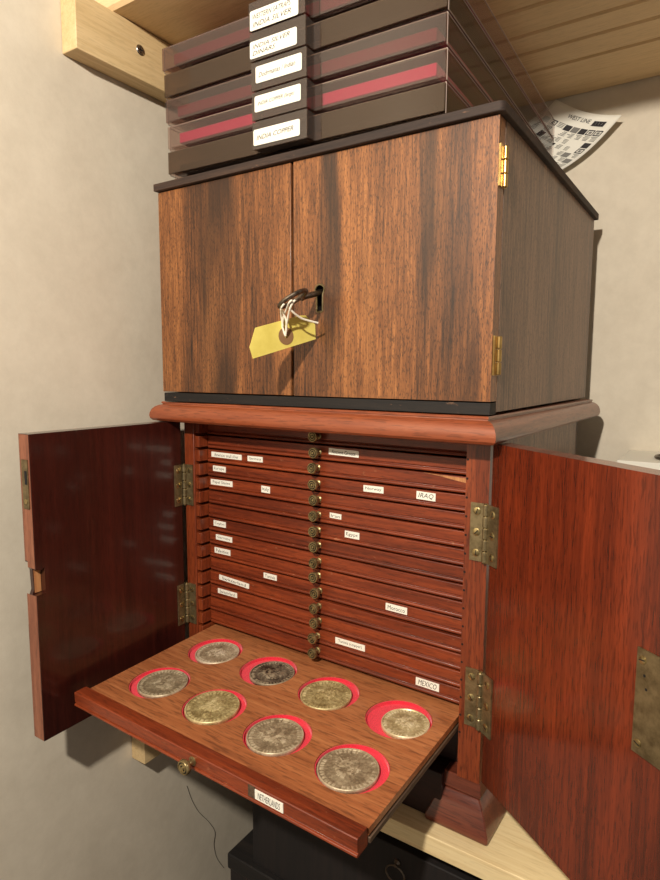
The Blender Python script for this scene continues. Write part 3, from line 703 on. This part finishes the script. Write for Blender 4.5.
# ------------------------------------------------------------------ stack of smoked boxes on top
TOPZ = H + .0068 + ZU0 * 0
names = ['INDIA COPPER', 'INDIA COPPER (large)', 'Dodrmanas / Indian', 'INDIA SILVER\nDINARS', 'WESTERN SATRAPS\nINDIA SILVER']
lab = [(.1240, .1703, .2128, .0125), (.1255, .1712, .2388, .0125), (.1268, .1722, .2612, .0128), (.1212, .1676, .2812, .0130), (.1215, .1690, .3035, .0150)]
desc = ['smoked coin box with brown insert at the bottom of the stack', 'smoked coin box with bright crimson felt, second from the bottom of the stack',
        'smoked coin box with dim crimson felt in the middle of the stack', 'brown smoked coin box with two-line label, second from the top of the stack',
        'topmost smoked coin box of the stack, touching under the pine shelf']
zbot = [.2048, .2277, .2508, .2740, .2972]
offx = [-.0010, -.0014, -.0022, -.0042, -.0054]; offy = [0, .0006, -.0004, .0006, -.0002]
BX0, BX1, BYF, BYB = .0140, .2862, .0070, .3620
for i in range(5):
    z0 = zbot[i] - .0012; hb = .0214
    root = empty('coin_box', (W / 2, 0, z0), BY, label=desc[i], cat='box', group='smoked coin boxes stacked on the cabinet')
    x0, x1 = BX0 + offx[i], BX1; yf_ = BYF + offy[i]
    O2 = (-W / 2, 0, 0); t_ = .0018
    # sleeve: bottom, top, two sides, back, open at the front
    mb = MB(); mb.box(x0, x1, yf_ + .003, BYB, .0004, t_).box(x0, x1, yf_ + .003, BYB, hb - t_ + .0002, hb + .0002)
    mb.box(x0, x0 + t_, yf_ + .003, BYB, t_, hb - t_).box(x1 - t_, x1, yf_ + .003, BYB, t_, hb - t_).box(x0 + t_, x1 - t_, BYB - t_, BYB, t_, hb - t_)
    for ex in (x0, x1):
        for ez in (.0006, hb - .0004):
            mb.box(ex - .0003, ex + .0003, yf_ + .003, BYB, ez - .0003, ez + .0003, 1)  # pale bars as painted edge highlights
        mb.box(ex - .0003, ex + .0003, yf_ + .0026, yf_ + .0033, .0006, hb, 1)
    mb.box(x0, x1, yf_ + .0027, yf_ + .0033, hb - .0002, hb + .0004, 1)
    mb.build('sleeve', [M['smoke'], M['acrylic_edge_glint']], root, loc=O2)
    # sliding tray: front panel with tab, floor, low sides
    tr = MB(); fm = {0: 'smoke_brown', 3: 'smoke_brown', 1: 'smoke_front'}.get(i, 'smoke_mid')
    tx0, tx1 = .1232 + offx[i] * .6, .1772 + offx[i] * .4
    tr.box(x0, tx0, yf_, yf_ + .002, .0012, hb - .0008).box(tx1 + .006, x1, yf_, yf_ + .002, .0012, hb - .0008)
    tr.box(x0 + .0025, x1 - .0025, yf_ + .0022, BYB - .004, .0022, .0034)
    tray_o = tr.build('sliding_tray', M[fm], root, loc=O2, bevel=.0003)
    tb2 = MB(); ty = -.0040
    tb2.box(tx0, tx1, ty, ty + .0016, .0002, hb + .0004).box(tx0, tx0 + .0016, ty + .0016, yf_ + .002, .0012, hb).box(tx1 - .0016, tx1, ty + .0016, yf_ + .0002, .0012, hb)
    tb2.box(tx0 + .0016, tx1 - .0016, ty + .0016, yf_, .0004, .0016)
    tb2.box(tx1, tx1 + .006, yf_ + .0002, yf_ + .002, .0012, hb - .0008)
    tb2.build('pull_tab', M['smoke_dark'], tray_o)
    fl = M['felt_brown'] if i in (0, 3) else M['felt_box']
    fb_ = MB()
    if i in (0, 3):
        fb_.box(x0 + .010, x1 - .010, yf_ + .0050, BYB - .006, .0036, .0095)
    else:
        fb_.box(x0 + .012, x1 - .008, yf_ + .0030, BYB - .006, .0050, .0142)
    fb_.build('felt_insert', fl, tray_o, bevel=.0008)
    # label
    a, b, zc, hh = lab[i]; lb = MB(); y_ = ty - .0003
    r_ = .0014; w2 = (b - a) / 2; poly = []
    for cx_, cz2, a0 in ((w2 - r_, hh / 2 - r_, 0), (-w2 + r_, hh / 2 - r_, PI / 2), (-w2 + r_, -hh / 2 + r_, PI), (w2 - r_, -hh / 2 + r_, 1.5 * PI)):
        for k in range(5): poly.append((cx_ + r_ * math.cos(a0 + PI / 2 * k / 4), cz2 + r_ * math.sin(a0 + PI / 2 * k / 4)))
    lb.prism(poly, 'y', -.0002, .0002)
    lines = names[i].split('\n')
    for q, tx in enumerate(lines):
        vz = 0 if len(lines) == 1 else (hh * .20 if q == 0 else -hh * .20)
        wd = w2 * 2 * (.80 if len(tx) > 8 else .5)
        dx_ = (wd / 2 - w2 * .88) if len(lines) > 1 else -w2 * .06
        text_geo(lb, tx, lambda u, v: (u + dx_, -.00035, v + vz + u * .03), hh * (.26 if len(lines) > 1 else .30), wd, 1, .3)
    lb.build('paper_label', [M['paper'], M['ink']], tray_o, loc=((a + b) / 2, y_, zc - z0 - (.0 if i else 0)), smooth=False)
    if i == 0:
        for fx in (x0 + .012, x1 - .012):
            for fy in (yf_ + .010, .30): MB().box(fx - .008, fx + .008, fy - .006, fy + .006, -(z0 - .19665), .0004).build('foot_pad', M['smoke'], root, loc=O2)

# ------------------------------------------------------------------ printed leaflet behind the boxes
from mathutils.geometry import intersect_line_plane
def leaf_pt(u, v):
    """u: 0 at the free corner -> 1 at the left along the top edge; v: 0 top edge -> 1 lower end"""
    T0 = Vector((.3480, .3600, .3060)); T1 = Vector((.2740, .3670, .3420)); B0 = Vector((.2300, .3680, .2400)); B1 = Vector((.1550, .3700, .2830))
    p = T0 * (1 - u) * (1 - v) + T1 * u * (1 - v) + B0 * (1 - u) * v + B1 * u * v
    p += Vector((-.004, .004, .008)) * 0
    p += Vector((.0, .0, -.006)) * math.sin(PI * u) * (1 - v)
    s_ = math.sin(PI * min(v * 1.15, 1)) 
    p += Vector((.005, .000, -.010)) * s_
    return p
lf = empty('printed_leaflet', (.286, .35, .20), label='curled black and white printed leaflet standing behind the boxes', cat='leaflet')
LO = Vector((.286, .35, .20))
mb = MB(); NU, NV = 16, 24
mb.add([leaf_pt(i / NU, j / NV) - LO for j in range(NV + 1) for i in range(NU + 1)], [(j * (NU + 1) + i, j * (NU + 1) + i + 1, (j + 1) * (NU + 1) + i + 1, (j + 1) * (NU + 1) + i) for j in range(NV) for i in range(NU)])
o = mb.build('sheet', M['paper'], lf); sd = o.modifiers.new('thickness', 'SOLIDIFY'); sd.thickness = .0003; sd.offset = 1
pm = MB(); rnd = random.Random(11)
def lp(u, v):
    p = leaf_pt(u, v); e = 1e-3; n_ = (leaf_pt(u + e, v) - p).cross(leaf_pt(u, v + e) - p).normalized()
    if n_.y > 0: n_ = -n_
    return p + n_ * .0006 - LO
def lpatch(u0, u1, v0, v1, mi=0, sk=0):
    n_ = 4; vs = [lp(u0 + (u1 - u0) * i / n_ + sk * (v1 - v0) * j / n_, v0 + (v1 - v0) * j / n_) for j in range(n_ + 1) for i in range(n_ + 1)]
    pm.add(vs, [(j * (n_ + 1) + i, j * (n_ + 1) + i + 1, (j + 1) * (n_ + 1) + i + 1, (j + 1) * (n_ + 1) + i) for j in range(n_) for i in range(n_)], mi)
def lframe(u0, u1, v0, v1, t_=.012):
    lpatch(u0, u1, v0, v0 + t_ * .7); lpatch(u0, u1, v1 - t_ * .7, v1); lpatch(u0, u0 + t_, v0, v1); lpatch(u1 - t_, u1, v0, v1)
lpatch(.12, .30, .060, .105)
for k in range(3): lpatch(.14 + k * .05, .17 + k * .05, .072, .092, 1)
for cu_ in range(8):
    for cv in range(14):
        u0, v0 = .05 + cu_ * .115, .14 + cv * .06; ty_ = rnd.random(); du, dv = .10, .05
        if ty_ < .42: lpatch(u0, u0 + du, v0, v0 + dv)
        elif ty_ < .55: lframe(u0, u0 + du, v0, v0 + dv); lpatch(u0 + .03, u0 + .07, v0 + .015, v0 + .035, 2)
        elif ty_ < .8:
            for q in range(4): lpatch(u0, u0 + du * rnd.uniform(.5, 1), v0 + q * .012, v0 + q * .012 + .005, 2)
        elif ty_ < .9: lpatch(u0, u0 + du, v0, v0 + dv, 2)
text_geo(pm, 'WEST LINE', lambda u, v: lp(.52 - u, .07 - v), .035, .34, 0)
pm.build('printed_artwork', [M['ink'], M['paper'], plain('grey_print', (120, 118, 112), .7)], lf, smooth=False)

# ------------------------------------------------------------------ white box with a wire ring, behind the right door
mb = MB().box(0, .22, 0, .100, 0, .2652)
o = mb.build('paper_box', M['paper'], None, loc=(.3745, .2770, ZL + .0001), bevel=.001); tag(o, 'white box on the lower shelf beyond the open right door', 'box')
mb = MB(); R_ = .029; mb.tube([(R_ * math.cos(2 * PI * k / 40), R_ * math.sin(2 * PI * k / 40), 0) for k in range(40)], .0016, 8, 0, True)
o = mb.build('metal_ring', M['iron'], None, loc=(.436, .318, -.0698 + .0018)); tag(o, 'thin dark metal ring lying on the white box', 'ring')

# ------------------------------------------------------------------ dark furniture under the shelf
bx = empty('dark_box', (.1047, .0058, -.4616), label='near-black wooden box with ring pull standing on the dark chest', cat='box')
MB().box(0, .40, 0, .26, 0.0001, .090).build('box_body', M['chest'], bx, bevel=.001)
mb = MB(); cx_, cz_ = .158, .078
pts = [(cx_ + .0085 * math.sin(2 * PI * k / 28), -.0040, cz_ - .009 + .0075 * math.cos(2 * PI * k / 28)) for k in range(28)]
mb.tube(pts, .0007, 6, 0, True); mb.lathe([(.003, 0), (.003, .001), (.0015, .003), (.0015, .0046)], (cx_, 0, cz_ - .001), (0, -1, 0), 14)
mb.build('ring_pull', M['iron'], bx)
ch = empty('dark_chest', (.0755, 0, ZF), label='black wooden chest standing on the floor under the lower shelf', cat='chest')
hz = -.4616 - ZF
MB().box(.002, .52, .002, .30, 0.0001, hz - .017).build('chest_body', M['chest'], ch, bevel=.001)
MB().box(0, .522, 0, .302, hz - .0165, hz).build('chest_top', M['black_wood'], ch, bevel=.0015)

# a loose thread clinging to the left wall
THR = [(-0.0412, 0.0563, -0.4709), (-0.0412, 0.0637, -0.4937), (-0.0412, 0.0746, -0.5165), (-0.0412, 0.0911, -0.5409), (-0.0412, 0.1013, -0.5615), (-0.0412, 0.0991, -0.5779), (-0.0412, 0.104, -0.5996), (-0.0412, 0.1164, -0.6229)]
T0 = Vector(THR[0]); mb = MB(); mb.tube(smooth_path([Vector(p) - T0 for p in THR]), .00025, 5)
o = mb.build('loose_thread', M['black'], None, loc=T0); tag(o, 'thin dark thread clinging to the left wall below the open drawer', 'thread')
